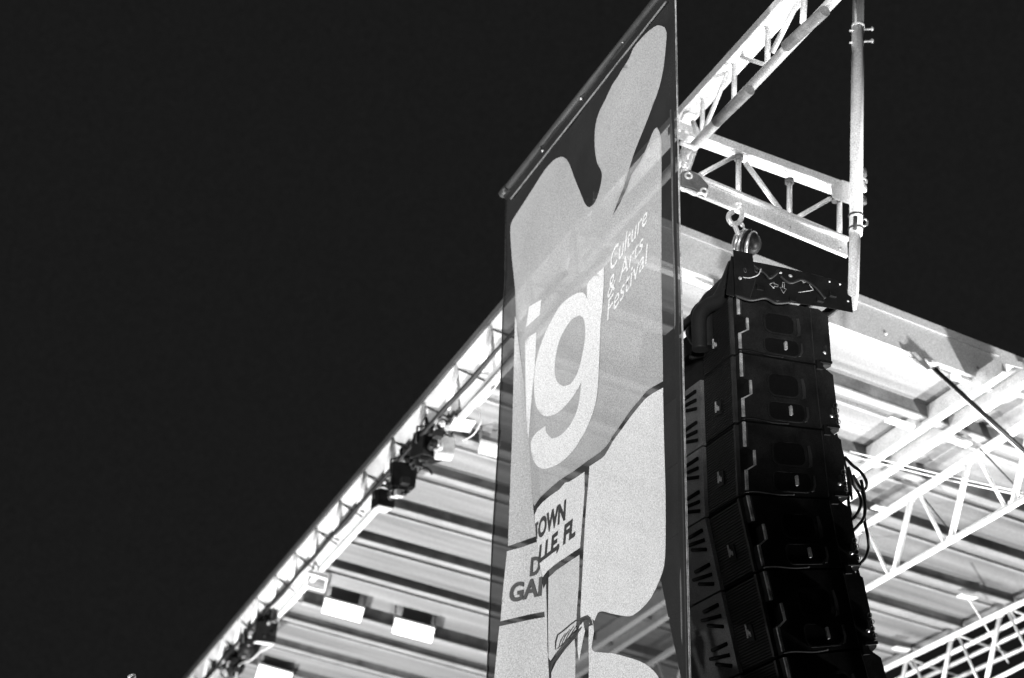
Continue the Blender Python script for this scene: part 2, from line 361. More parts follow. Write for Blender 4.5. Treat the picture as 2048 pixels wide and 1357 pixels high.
# ------------------------------------------------------------------ outrigger truss
aS = -1.092
og = thing("outrigger_truss", onA(1540, 400, aS), "short silver truss with a wide lower angle beam holding up the speaker array", "truss")
def lineA(p, q, a, e0=0, e1=0):
    P = onA(*p, a); Q = onA(*q, a); d = (Q - P).normalized(); return P - d * e0, Q + d * e1
p, q = lineA((1427, 267), (1700, 367), aS, .22, .0)
MB().beam(p, q, A * .085, -Z * .048).build("upper_chord", "alu", og, bevel=.004)
p, q = lineA((1416, 360), (1694, 476), aS, .16, 0)
MB().tube([p - Z * .012, q - Z * .012], .018, 14).build("lower_chord", "alu", og)
MB().beam(p - Z * .02, q - Z * .02, A * .006, -Z * .085).build("angle_plate", "alu", og, bevel=.003)
MB().beam(p - Z * .105, q - Z * .105, A * .022, -Z * .006).build("bottom_flange", "white", og, bevel=.002)
for (x0, y0, x1, y1, r) in ((1477, 316, 1477, 384, .014), (1579, 362, 1579, 432, .014), (1679, 405, 1679, 470, .014), (1467, 314, 1400, 350, .012),
                            (1491, 326, 1560, 420, .014), (1660, 398, 1593, 436, .012), (1395, 285, 1372, 350, .014)):
    MB().tube([onA(x0, y0, aS + .04), onA(x1, y1, aS + .01)], r, 12).build("brace", "tube", og)
for (x, y) in ((1477, 317), (1579, 364), (1672, 400), (1385, 300)):
    c = onA(x, y, aS + .035); MB().tube([c + Z * .014, c - Z * .010], .024, 14).build("weld_collar", "purl", og)
for (x, y) in ((1579, 455), (1680, 497), (1408, 384)):
    c = onA(x, y, aS - .004); MB().ball(c, A * .006, B * .007, Z * .009, 10, 6).build("bolt", "steel", og)
G = [(1662, 372), (1684, 360), (1702, 366), (1702, 410), (1690, 406), (1664, 396)]
MB().hexa([onA(*g_, aS - .02) for g_ in G], [onA(*g_, aS + .09) for g_ in G]).build("end_plate", "alu", og, bevel=.003)
# clutter of clamps where the outrigger meets the front truss
kn = thing("truss_clamp", onA(1375, 350, aS), "tangle of metal clamps joining the short silver truss to the overhead one", "clamp")
G = [(1362, 345), (1380, 340), (1400, 352), (1418, 372), (1410, 390), (1385, 378), (1362, 372)]
MB().hexa([onA(*g_, aS - .04) for g_ in G], [onA(*g_, aS + .02) for g_ in G]).build("clamp_plate", "purl", kn, bevel=.006)
MB().tube(spline([onA(x, y, aS - .06) for x, y in ((1362, 380), (1375, 383), (1390, 390), (1400, 386), (1412, 392))], 5), .007, 8).build("clamp_rim", "white", kn)
for (x, y) in ((1377, 352), (1408, 383), (1370, 331)):
    MB().torus(onA(x, y, aS - .05), A + B * .3, .016, .006, 16, 8).build("ring", "tube", kn)
MB().tube([onA(1366, 300, aS - .03), onA(1372, 345, aS - .03)], .016).build("clamp_bar", "alu", kn)
MB().tube([onA(1360, 286, aS - .03), onA(1388, 296, aS - .03)], .012).build("clamp_bar", "tube", kn)
# ------------------------------------------------------------------ support pole
aP = aS - .06
sp = thing("support_pole", onA(1709, 610, aP), "tall smooth silver pole rising out of the top of the photo past the truss end", "pole")
p, q = lineA((1711.5, 470), (1716, 55), aP)
MB().tube([p, q], .0335, 28).build("upper_tube", "polem", sp)
p2 = onA(1709, 612, aP)
MB().tube([onA(1710.5, 440, aP), p2 + Z * .09, p2 + Z * .05, p2 - Z * .02], [.0285, .027, .022, .008], 24).build("lower_tube", "polem", sp)
q2 = onA(1717.5, -60, aP); MB().tube([onA(1716, 54, aP), q2], .031, 20).build("dark_sleeve", "edge", sp)
MB().tube([onA(1711, 0, aP - .03), onA(1711.5, 50, aP - .03)], .006, 8).build("sleeve_seam", "trim", sp)
MB().tube([onA(1716, 56, aP), onA(1716, 50, aP)], .035, 24).build("collar", "alu", sp)
for y in (62, 86):
    MB().tube([onA(1700, y, aP), onA(1744, y - 4, aP)], .006, 10).build("pin", "alu", sp)
    MB().ball(onA(1744, y - 4, aP), A * .010, B * .008, Z * .014, 10, 6).build("pin_head", "alu", sp)
for y, m_ in ((345, "purl"), (375, "tube"), (400, "purl")):
    MB().tube([onA(1728, y - 6, aP), onA(1728, y + 8, aP)], .014, 12).build("clamp_lug", m_, sp)
MB().torus(onA(1728, 362, aP), A, .014, .007, 16, 8).build("clamp_ring", "tube", sp)
for y in (432, 458):
    c = onA(1711.5, y, aP); MB().torus(c, Z, .034, .006, 24, 8).build("strap", "edge", sp)
MB().torus(onA(1727, 445, aP), A + B * .2, .020, .0055, 20, 8, 1.2).build("clamp_ring", "steel", sp)
MB().tube([onA(1711, 434, aP - .035), onA(1710, 458, aP - .035)], .011, 10).build("clamp_bolt", "edge", sp)
# ------------------------------------------------------------------ chain hoist
aH = aS + .0
ch = thing("chain_hoist", onA(1492, 486, aH), "rounded shiny metal hoist hooked under the short silver truss above the speakers", "hoist")
c = onA(1493, 488, aH); vd = (c - O).normalized(); hx = vd.cross(Z).normalized(); hy = hx.cross(vd).normalized()
MB().ball(c, hx * .074, hy * .066, vd * .06, 28, 16).build("body", "dark", ch)
for k, (s_, r_) in enumerate(((-.052, .040), (-.036, .054), (-.016, .062), (.004, .066), (.026, .062))):
    ax = (hx * .85 - vd * .35 - hy * .25).normalized(); MB().torus(c + ax * s_, ax, r_, .0095, 36, 8).build("ring", "steel" if k != 3 else "dark", ch)
MB().ball(c + hx * .030 + hy * .010 - vd * .02, hx * .040, hy * .048, vd * .055, 20, 12).build("cap", "dark", ch)
MB().tube(spline([onA(x, y, aH - .02) for x, y in ((1478, 412), (1484, 420), (1483, 436), (1476, 446), (1465, 448), (1458, 440), (1458, 430), (1466, 424))], 6), .013, 10).build("hook", "alu", ch)
MB().tube(spline([onA(x, y, aH - .02) for x, y in ((1468, 448), (1473, 460), (1478, 472))], 4), .012, 10).build("shank", "alu", ch)
MB().torus(onA(1476, 410, aH - .01), B, .024, .007, 20, 8, .6, Z).build("shackle", "tube", ch)
MB().torus(onA(1484, 450, aH - .01), A, .012, .005, 16, 8, .6).build("chain_link", "alu", ch)
MB().torus(onA(1487, 462, aH - .01), B, .012, .005, 16, 8, .6).build("chain_link", "alu", ch)
# ------------------------------------------------------------------ line array
aN = -1.545; WD = .82
front = [(1473, 588), (1479, 705), (1485, 842), (1492, 989), (1526, 1140), (1566, 1312), (1610, 1500), (1665, 1700)]
back = [(1655, 620), (1664, 735), (1680, 864), (1697, 1000), (1722, 1137), (1756, 1295), (1806, 1470), (1870, 1660)]
def b_z(x, y):
    p = onA(x, y, aN) - C; return p.dot(B), p.z
FR = [b_z(*p) for p in front]; BK = [b_z(*p) for p in back]
ordn = ["topmost", "second", "third", "fourth", "fifth", "sixth", "lowest"]
mod_lab = ["topmost black speaker of the hanging array, right under the rigging frame",
           "second black speaker from the top of the hanging array",
           "third black speaker from the top of the hanging array, beside the first cable loops",
           "fourth black speaker from the top of the hanging array, beside the lowest cable loop",
           "fifth black speaker from the top of the hanging array, swinging back to the right",
           "sixth black speaker from the top of the hanging array, cut by the photo's bottom edge"]
def capsule(pts2, k, da, r, mb, n=8): pass
for k in range(6):
    def Q(u, v, a=0.0):
        f = [FR[k][i] * (1 - v) + FR[k + 1][i] * v for i in (0, 1)]; b = [BK[k][i] * (1 - v) + BK[k + 1][i] * v for i in (0, 1)]
        return W(aN + a, f[0] * (1 - u) + b[0] * u, f[1] * (1 - u) + b[1] * u)
    t = thing("array_speaker", Q(.5, 1, WD / 2), mod_lab[k], "speaker", "speakers stacked in the hanging array")
    out = [(0, .015), (.90, .015), (1, .12), (1.0, .90), (.87, .985), (0, .985), (0, .67), (.075, .61), (.085, .40), (0, .36)]
    cab = MB().hexa([Q(u, v) for u, v in out], [Q(u, v, WD) for u, v in out]).build("cabinet", "black", t)
    # recessed core so seams between the boxes are closed
    MB().hexa([Q(u, v, .03) for u, v in ((.1, -.03), (.85, -.03), (.85, 1.0), (.1, 1.0))], [Q(u, v, WD - .03) for u, v in ((.1, -.03), (.85, -.03), (.85, 1.0), (.1, 1.0))]).build("core", "hole", t)
    def plate(pts, a0, a1, name, m, par=t, bev=0):
        return MB().hexa([Q(u, v, a0) for u, v in pts], [Q(u, v, a1) for u, v in pts]).build(name, m, par, bevel=bev)
    def rr(u0, v0, u1, v1, r, n=4):
        o_ = []; ry = r * 1.35
        for cu, cv, s in ((u1 - r, v0 + ry, -90), (u1 - r, v1 - ry, 0), (u0 + r, v1 - ry, 90), (u0 + r, v0 + ry, 180)):
            for i in range(n + 1):
                th = math.radians(s + 90 * i / n); o_.append((cu + r * math.cos(th), cv + ry * math.sin(th)))
        return o_
    # raised side panel frame with two rounded pockets
    def ringplate(u0, v0, u1, v1, r, wd, name, m, par, d=.005):
        a_ = rr(u0, v0, u1, v1, r); b_ = rr(u0 + wd, v0 + wd * 1.3, u1 - wd, v1 - wd * 1.3, max(r - wd, .01)); mb = MB()
        n = len(a_)
        for i in range(n):
            j = (i + 1) % n
            mb.hexa([Q(*a_[i], 0.002), Q(*a_[j], .002), Q(*b_[j], .002), Q(*b_[i], .002)], [Q(*a_[i], -d), Q(*a_[j], -d), Q(*b_[j], -d), Q(*b_[i], -d)])
        return mb.build(name, m, par)
    pk = plate(rr(.29, .24, .60, .57, .08), -.003, .004, "pocket", "hole")
    ringplate(.27, .22, .62, .59, .09, .022, "pocket_rim", "black", sub(pk, t))
    pk = plate(rr(.27, .66, .64, .93, .06), -.003, .004, "pocket", "hole")
    pks = sub(pk, t)
    ringplate(.26, .65, .65, .94, .07, .014, "pocket_rim", "black", pks)
    plate(rr(.468, .72, .494, .86, .011), -.022, -.012, "handle_bar", "trim", pks)
    # lit right edge of each pocket, highlight put in as paler strips
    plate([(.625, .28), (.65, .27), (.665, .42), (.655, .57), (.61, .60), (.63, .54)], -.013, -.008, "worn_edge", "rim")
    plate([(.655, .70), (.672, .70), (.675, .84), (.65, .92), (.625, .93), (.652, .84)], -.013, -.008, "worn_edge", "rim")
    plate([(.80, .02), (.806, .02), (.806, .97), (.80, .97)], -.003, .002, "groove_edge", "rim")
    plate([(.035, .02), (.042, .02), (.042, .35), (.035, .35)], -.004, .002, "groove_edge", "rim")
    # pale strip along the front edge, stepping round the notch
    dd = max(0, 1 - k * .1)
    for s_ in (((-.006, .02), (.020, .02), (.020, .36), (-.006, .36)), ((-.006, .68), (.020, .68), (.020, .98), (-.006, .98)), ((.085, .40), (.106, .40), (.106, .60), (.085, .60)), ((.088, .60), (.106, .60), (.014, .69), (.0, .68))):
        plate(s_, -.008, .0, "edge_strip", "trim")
    # latch block, pin, chain rings
    plate([(.85, .93), (.98, .93), (.98, .97), (.85, .97)], -.02, .0, "latch_plate", "dark")
    pn = MB().ball(Q(.90, .80, -.018), A * .008, B * .009, Z * .008, 10, 6).build("pin", "steel", t)
    plate([(.925, .66), (.94, .66), (.945, .80), (.93, .80)], -.012, .0, "pin_rod", "rim")
    if k:
        rg = MB()
        for i in range(4): rg.torus(Q(1.0 + .01 * (i % 2) - .02, .60 + .085 * i, -.003), A, .0095, .0018, 14, 6, 1.25)
        rg.build("chain", "rim", t)
    # joint lug across the seam at the back
    if k < 5: plate([(.82, .93), (.885, .93), (.885, 1.08), (.82, 1.08)], -.012, .02, "joint_lug", "dark")
    if k < 5: plate([(.90, .985), (1.0, .93), (.985, 1.0), (.93, 1.05)], .0, .05, "corner_block", "slit")
    # cable strap running along the seam
    MB().tube(spline([Q(u, v, -.012) for u, v in ((-.02, .975), (.1, .965), (.3, .99), (.45, .98))], 5), .005, 8).build("strap", "hole", t)
    # front: grille half and louvred half
    def FQ(w_, v, d=0.0):      # w_ metres along the width from the near edge, d metres out of the front
        nb = (Q(0, v) - Q(1, v)).normalized(); return Q(0, v, w_) + nb * d
    MB().hexa([FQ(.05, .03), FQ(.30, .03), FQ(.30, .97), FQ(.05, .97)], [FQ(.05, .03, .012), FQ(.30, .03, .012), FQ(.30, .97, .012), FQ(.05, .97, .012)]).build("grille", "grille", t)
    MB().hexa([FQ(.035, .02), FQ(.05, .02), FQ(.05, .98), FQ(.035, .98)], [FQ(.035, .02, .018), FQ(.05, .02, .018), FQ(.05, .98, .018), FQ(.035, .98, .018)]).build("grille_frame", "rim", t)
    bd = MB().hexa([FQ(.15, .52, .012), FQ(.20, .50, .012), FQ(.20, .70, .012), FQ(.15, .72, .012)], [FQ(.15, .52, .018), FQ(.20, .50, .018), FQ(.20, .70, .018), FQ(.15, .72, .018)]).build("badge", "dark", t)
    bs = sub(bd, t)
    for w0, v0, w1, v1 in ((.188, .50, .196, .66), (.165, .60, .172, .66), (.177, .57, .183, .64)):
        MB().hexa([FQ(w0, v0, .018), FQ(w1, v0, .018), FQ(w1, v1, .018), FQ(w0, v1, .018)], [FQ(w0, v0, .022), FQ(w1, v0, .022), FQ(w1, v1, .022), FQ(w0, v1, .022)]).build("badge_mark", "trim", bs)
    if k: 
        MB().hexa([FQ(.32, .01), FQ(.78, .01), FQ(.78, .985), FQ(.32, .985)], [FQ(.32, .01, .02), FQ(.78, .01, .03), FQ(.78, .985, .03), FQ(.32, .985, .02)]).build("louvre_panel", "slit", t)
        for g_ in (.08, .55):
            for i, (sl, ln) in enumerate(((.0, .12), (.05, .15), (.09, .11))):
                v0 = g_ + .11 * i + .06; w0 = .355; dv = sl
                P = [FQ(w0 + ln * .02, v0 + dv * .5, .0245 + .001), FQ(w0 + ln, v0 - dv * .5, .0265 + .003)]
                MB().tube(P, .0085, 8).build("louvre_slot", "hole", t)
# rigging frame above the array
rf = thing("rigging_frame", onA(1580, 580, aN), "black steel rigging frame with small arrow marks on top of the speaker array", "rigging frame")
G = [(1462, 512), (1500, 522), (1560, 534), (1640, 552), (1692, 566), (1696, 590), (1703, 594), (1706, 626), (1655, 616), (1560, 603), (1474, 594), (1452, 590), (1456, 556)]
aF = aN - .03
MB().hexa([onA(*g_, aF) for g_ in G], [onA(*g_, aF + .03) for g_ in G]).build("side_plate", "dark", rf, bevel=.003)
MB().hexa([onA(*g_, aF) + A * (WD + .02) for g_ in G], [onA(*g_, aF) + A * (WD + .05) for g_ in G]).build("side_plate", "dark", rf)
for x, y in ((1475, 560), (1560, 575), (1640, 590), (1690, 600)):
    MB().tube([onA(x, y, aF + .03), onA(x, y, aF + .03) + A * (WD - .01)], .022, 12).build("cross_bar", "dark", rf)
G2 = [(1466, 500), (1505, 508), (1512, 560), (1500, 598), (1470, 590)]
MB().hexa([onA(*g_, aF - .035) for g_ in G2], [onA(*g_, aF - .002) for g_ in G2]).build("lifting_bracket", "dark", rf, bevel=.003)
def stroke(pts, name, m, r=.0016, a=aF - .002, close=False):
    P = [onA(x, y, a) for x, y in pts]
    if close: P.append(P[0])
    mb = MB()
    for i in range(len(P) - 1): mb.tube([P[i], P[i + 1]], r, 6)
    return mb.build(name, m, rf)
stroke([(1539, 569), (1548, 565), (1548, 568), (1556, 570), (1556, 574), (1548, 573), (1548, 577)], "arrow_mark", "trim", close=True)
stroke([(1565, 565), (1569, 566), (1568, 577), (1573, 579), (1567, 587), (1560, 575), (1565, 576)], "arrow_mark", "trim", close=True)
for x, y in ((1560, 545), (1581, 552)):
    MB().ball(onA(x, y, aF - .004), A * .003, B * .011, Z * .007, 14, 8).build("washer", "trim", rf)  # bright holes in the plate, their light put in as pale discs
for x, y in ((1659, 564), (1680, 569), (1696, 603), (1495, 529)):
    MB().ball(onA(x, y, aF - .004), A * .004, B * .005, Z * .0045, 10, 6).build("bolt", "white", rf)
MB().tube(spline([onA(x, y, aF - .02) for x, y in ((1597, 585), (1612, 583), (1626, 580), (1620, 572), (1616, 563), (1608, 566), (1604, 560))], 5), .0018, 8).build("safety_wire", "trim", rf)
MB().tube(spline([onA(x, y, aF - .05) for x, y in ((1486, 555), (1500, 556), (1516, 550), (1522, 538))], 5), .0025, 8).build("shackle_bow", "trim", rf)
for x, y in ((1490, 541), (1512, 541), (1521, 540)):
    MB().torus(onA(x, y, aF - .045), A, .010, .003, 16, 6, .6, B).build("eye_ring", "rim", rf)
MB().ball(onA(1480, 557, aF - .05), A * .008, B * .008, Z * .008, 12, 8).build("bolt", "trim", rf)
for pts in (((1470, 590), (1500, 600), (1530, 596), (1552, 606), (1580, 604)), ((1560, 552), (1580, 566), (1604, 560), (1630, 575), (1650, 598)), ((1505, 530), (1530, 548), (1540, 556), (1560, 540))):
    MB().tube(spline([onA(x, y, aF - .02) for x, y in pts], 5), .008, 8).build("tied_cable", "cable", rf)
for x, y in ((1585, 600), (1640, 600), (1665, 590), (1520, 575)):
    MB().box(onA(x, y, aF - .008), A * .008, B * .018, Z * .012).build("cleat", "dark", rf, bevel=.002)
# cables at the left of the frame
def cable(pts, a, r, lab, name="cable", m="cable", spread=0):
    P = [onA(x, y, a + spread * math.sin(i * 1.7)) for i, (x, y) in enumerate(pts)]
    return tag(MB().tube(spline(P, 8), r, 10).build(name, m), lab, "cable")
cable([(1470, 530), (1456, 565), (1438, 600), (1416, 612), (1400, 630), (1398, 660), (1400, 700)], aN + .12, .036, "thick black cable bulging out left of the rigging frame")
cable([(1460, 570), (1440, 590), (1424, 606), (1408, 640), (1410, 700)], aN + .25, .055, "wide black cable cover hanging down beside the top speaker")
cable([(1430, 608), (1405, 610), (1390, 628), (1392, 650), (1380, 664), (1386, 678), (1394, 690)], aN + .3, .022, "black looped cable nearest the banner beside the top speaker")
G = [(1398, 640), (1470, 600), (1476, 690), (1420, 712), (1376, 722), (1384, 690)]
tag(MB().hexa([onA(*g_, aN + .28) for g_ in G], [onA(*g_, aN + .5) for g_ in G]).build("cable_cover", "black", bevel=.02), "black cloth cover bunched between the banner and the top speaker", "cover")
for i, (pts, lab) in enumerate((
    ([(1672, 868), (1684, 905), (1692, 935), (1700, 965), (1704, 1000)], "straight black cable running down the back of the second speaker"),
    ([(1690, 915), (1704, 930), (1722, 945), (1733, 965), (1731, 978), (1718, 980), (1706, 962), (1696, 935)], "uppermost black cable loop behind the speakers"),
    ([(1694, 945), (1698, 975), (1697, 1005), (1702, 1032)], "short black cable close to the back of the third speaker"),
    ([(1700, 960), (1716, 985), (1722, 1005), (1716, 1025), (1704, 1040)], "inner black cable loop behind the third speaker"),
    ([(1706, 950), (1724, 985), (1730, 1010), (1728, 1035), (1716, 1052), (1704, 1064)], "middle black cable loop behind the fourth speaker"),
    ([(1722, 960), (1730, 1000), (1729, 1040), (1735, 1070), (1737, 1095), (1731, 1115), (1718, 1130)], "longest black cable loop reaching down behind the fourth speaker"),
    ([(1694, 1062), (1708, 1090), (1712, 1130), (1720, 1160)], "black cable lying against the back of the fourth speaker"))):
    cable(pts, aN + .2, .0075 if i else .006, lab, spread=.02)
# ------------------------------------------------------------------ stage lights under the front truss
def fixture(x, y, b, size, az, tilt, lab, body="dark", face="hole", box=True, sc_=(1, 1, 1)):
    c = onB(x, y, b); t = thing("stage_light", c, lab, "stage light", "stage lights hung under the front truss")
    Rm = Matrix.Rotation(math.radians(az), 3, 'Z') @ Matrix.Rotation(math.radians(tilt), 3, 'X')
    ex, ey, ez = Rm @ V((size * sc_[0], 0, 0)), Rm @ V((0, size * sc_[1], 0)), Rm @ V((0, 0, size * sc_[2]))
    if box: MB().box(c, ex, ey, ez).build("housing", body, t, bevel=.006)
    else: MB().tube([c - ez, c - ez * .4, c + ez], [size * .75, size, size * .95], 18).build("housing", body, t)
    if box: MB().box(c - ez * 1.04, ex * .86, ey * .86, ez * .05).build("lens", face, t)
    else: MB().tube([c - ez * 1.02, c - ez * .96], size * .68, 18).build("lens", face, t)
    top = c + Z * size * 1.7
    yk = MB()
    for s_ in (-1, 1): yk.tube([c + ex * 1.08 * s_, c + ex * 1.08 * s_ + Z * size * 1.35, top], size * .09, 6)
    yk.build("yoke", "edge", t)
    MB().torus(top + Z * size * .4, A, size * .34, size * .12, 14, 6).build("clamp", "dark", t)
fixture(924, 838, .20, .088, 18, -14, "pale box-shaped flood lamp with a bright underside, nearest the banner", "tape", "white", sc_=(1, .9, .6))  # underside lit from below, put in as a white face
fixture(858, 893, .08, .092, 30, 10, "square black lamp second from the banner under the front truss", "dark", "hole")
fixture(889, 897, .14, .062, 10, 0, "small grey lamp between the square black lamp and the pale flood lamp", "fasc", "light")
fixture(806, 952, .08, .088, 10, 15, "square black lamp with a white edge, third along from the banner", "dark", "hole")
fixture(766, 1001, .08, .066, 30, 0, "small lamp with a square grey lens at the lower end of the upper cluster", "dark", "light")
fixture(530, 1266, .06, .088, 20, 10, "dark lamp with a white lower rim at the top of the lower left cluster", "dark", "white")
fixture(500, 1292, .06, .095, 60, 30, "dark round lamp in the middle of the lower left cluster", "dark", "hole", False)
fixture(470, 1325, .12, .10, 30, -20, "dark round lamp at the bottom of the lower left cluster", "dark", "hole", False)
random.seed(3)
cl = 0
for (x0, y0, x1, y1, n, lab) in ((890, 835, 780, 985, 20, "tangle of dark cables and fittings around the upper cluster of stage lights"), (535, 1245, 445, 1340, 22, "tangle of dark cables and fittings around the lower left cluster of stage lights")):
    tt = thing("cable_tangle", onB((x0 + x1) / 2, (y0 + y1) / 2, .1), lab, "cables")
    mbd, mbl = MB(), MB()
    for i in range(n):
        t_ = random.random(); x = x0 + (x1 - x0) * t_ + random.uniform(-16, 20); y = y0 + (y1 - y0) * t_ + random.uniform(-14, 16)
        P = []
        for j in range(4):
            P.append(onB(x, y, .06 + random.uniform(-.04, .1))); x += random.uniform(-16, 12); y += random.uniform(-10, 14)
        (mbl if i % 5 == 0 else mbd).tube(spline(P, 5), random.choice((.009, .016, .028)) * (.8 if i % 5 == 0 else 1), 8)
    for i in range(12):
        t_ = random.random(); c = onB(x0 + (x1 - x0) * t_ + random.uniform(-10, 14), y0 + (y1 - y0) * t_ + random.uniform(-8, 14), .03)
        (mbd if i % 3 else mbl).box(c, A * random.uniform(.015, .035), B * .03, Z * random.uniform(.015, .03))
    mbl.box(onB((x0 + x1) / 2, (y0 + y1) / 2, .08), A * .03, B * .02, Z * .02)
    mbd.build("dark_cables", "cable", tt); mbl.build("pale_fittings", "alu", tt)
tag(MB().tube(spline([onB(x, y, .12) for x, y in ((945, 812), (958, 822), (962, 842), (955, 858), (944, 872), (925, 882))], 6), .004, 8).build("cable", "light"), "pale cable curling round the box-shaped flood lamp", "cable")
tag(MB().tube(spline([onB(x, y, .12) for x, y in ((1000, 760), (985, 782), (965, 805), (950, 815))], 6), .005, 8).build("cable", "light"), "thin pale cable slanting from the banner to the flood lamp", "cable")
tag(MB().tube(spline([onB(x, y, .12) for x, y in ((472, 1357), (476, 1335), (486, 1325), (500, 1322), (520, 1305), (535, 1297), (548, 1288))], 6), .008, 8).build("cable", "light"), "pale cable looping down from the lower left cluster of lights", "cable")
# ------------------------------------------------------------------ lifting eye on a slim mast, bottom left
c = on(264, 1354, W(4, -4, 0), Y_ := (O - W(4, -4, 0)).normalized())
me_ = thing("slim_mast", V((c.x, c.y, 0)), "tip of a slim mast with a round metal eye at the bottom left edge", "mast")
MB().tube([V((c.x, c.y, 0)), c - Z * .03], .012, 12).build("shaft", "alu", me_)
MB().torus(c, Y_, .018, .009, 20, 10).build("eye_ring", "tube", me_)
# ------------------------------------------------------------------ banner
R0 = ray(1375, 800); R0 = O + R0 * (6.2 / math.hypot(R0.x, R0.y))
Lt = on(1012, 402, R0, B)                       # upper left corner; the left edge hangs below it
def lx(x, y, pts):                              # x of a traced edge at height y
    for (xa, ya), (xb, yb) in zip(pts, pts[1:]):
        if ya <= y <= yb: return xa + (xb - xa) * (y - ya) / (yb - ya)
    return pts[0][0] if y < pts[0][1] else pts[-1][0]
FOLD = [(1030, 577), (1034, 658), (1048, 770), (1058, 894), (1066, 1010), (1072, 1077), (1077, 1105), (1084, 1158), (1089, 1196), (1096, 1316), (1100, 1400), (1120, 2150)]
LEFT = [(1012, 402), (1011, 500), (1010, 566), (1006, 621), (1003, 732), (996, 900), (985, 1077), (974, 1357), (972, 1400), (942, 2150)]
Az2 = math.radians(50)
def surf(x, y, side, off):
    d = ray(x, y)
    p = on(x, y, R0, B)
    if side == 'L':
        k = min(max((y - 560) / 260, 0), 1); k = k * k * (3 - 2 * k)
        az = math.radians(22.34) * (1 - k) + Az2 * k
        aa = V((-math.sin(az), math.cos(az), 0)); n = V((aa.y, -aa.x, 0))
        le = on(lx(0, y, LEFT), y, R0, B)
        p = on(x, y, le, n)
    h = (p - R0); s = h.dot(A); z = p.z
    rip = .013 * math.sin(s * 7.5 + z * .9) + .006 * math.sin(s * 17 + 1.3 + z * 1.7) + .003 * math.sin(s * 5 + z * 9)
    rip *= 1.35
    rip += .006 * math.sin(s * 11 - z * 7.5) * math.exp(-((z - 6.0) / .8) ** 2)
    rip += .022 * math.exp(-((s - 1.62) / .20) ** 2) * math.exp(-((z - 6.05) / .45) ** 2) 
    return p + d * (rip - off)
fills = 0
def fill_shape(outer, holes=(), smooth=3):
    """triangulate a pixel-space outline with holes -> (verts2d, faces)"""
    def sm(pts):
        if not smooth: return pts
        n = len(pts); out = []
        for i in range(n):
            p0, p1, p2, p3 = [V((*pts[(i + j) % n], 0)) for j in (-1, 0, 1, 2)]
            c1 = (p1 - p0).angle(p2 - p1, 0); c2 = (p2 - p1).angle(p3 - p2, 0)
            t1 = (p2 - p0) * .5 if c1 < .9 else (p2 - p1); t2 = (p3 - p1) * .5 if c2 < .9 else (p2 - p1)
            L = (p2 - p1).length
            if t1.length > L: t1 = t1.normalized() * L
            if t2.length > L: t2 = t2.normalized() * L
            for k in range(smooth):
                t = k / smooth; h = (2 * t ** 3 - 3 * t * t + 1) * p1 + (t ** 3 - 2 * t * t + t) * t1 + (-2 * t ** 3 + 3 * t * t) * p2 + (t ** 3 - t * t) * t2
                out.append((h.x, h.y))
        return out
    cu = bpy.data.curves.new("fill", 'CURVE'); cu.dimensions = '2D'; cu.fill_mode = 'BOTH'
    for loop in [outer] + list(holes):
        pts = sm(loop); sp_ = cu.splines.new('POLY'); sp_.points.add(len(pts) - 1)
        for i, (x, y) in enumerate(pts): sp_.points[i].co = (x, -y, 0, 1)
        sp_.use_cyclic_u = True
    ob = bpy.data.objects.new("fill", cu); sc.collection.objects.link(ob)
    bpy.context.view_layer.update()
    me = ob.evaluated_get(bpy.context.evaluated_depsgraph_get()).to_mesh()
    vs = [v.co.copy() for v in me.vertices]; fs_ = [tuple(p_.vertices) for p_ in me.polygons]
    bpy.data.objects.remove(ob); bpy.data.curves.remove(cu)
    return vs, fs_
def drape(shapes, side, off, name, m, par, dx=14, dy=30, label=None, thick=0):
    bm = bmesh.new()
    for vs, fs_ in shapes:
        bv = [bm.verts.new(v) for v in vs]
        for f in fs_:
            if len(set(f)) > 2:
                try: bm.faces.new([bv[i] for i in f])
                except ValueError: pass
    xs = [v.co.x for v in bm.verts]; ys = [v.co.y for v in bm.verts]
    for lo, hi, st_, no in ((min(xs), max(xs), dx, V((1, 0, 0))), (min(ys), max(ys), dy, V((0, 1, 0)))):
        c_ = math.ceil(lo / st_) * st_
        while c_ < hi:
            bmesh.ops.bisect_plane(bm, geom=bm.verts[:] + bm.edges[:] + bm.faces[:], plane_co=no * c_, plane_no=no); c_ += st_
    for v in bm.verts: v.co = surf(v.co.x, -v.co.y, side, off) - par['org_v']
    for f in bm.faces: f.smooth = True
    me = bpy.data.meshes.new(name); bm.to_mesh(me); bm.free(); me.materials.append(M[m])
    o = bpy.data.objects.new(name, me); sc.collection.objects.link(o); o.parent = par['obj']
    if label: o['label'] = label
    return o
bn = thing("festival_banner", Lt, "tall printed mesh banner with big white letters ig hanging in front of the stage", "banner")
def inset(pts, d=2.5):
    n = len(pts); ar = sum(pts[i][0] * pts[(i + 1) % n][1] - pts[(i + 1) % n][0] * pts[i][1] for i in range(n)); sg = 1 if ar > 0 else -1; out = []
    for i in range(n):
        e = V((pts[(i + 1) % n][0] - pts[i - 1][0], pts[(i + 1) % n][1] - pts[i - 1][1], 0)).normalized()
        out.append((pts[i][0] - e.y * d * sg, pts[i][1] + e.x * d * sg))
    return out
RIGHT = [(1351, -40), (1352, 0), (1356, 221), (1360, 424), (1365, 621), (1371, 900), (1381, 1357), (1382, 1400), (1399, 2150)]
main_outer = [(1012, 402), (1024, 380), (1200, 165), (1330, 8), (1351, -40)] + RIGHT[1:] + FOLD[::-1] + [(1020, 500)]
left_of = [(lx(0, y, LEFT), y) for y in (402, 500, 566, 621, 680, 732, 800, 900, 1000, 1077, 1200, 1357, 1400)]
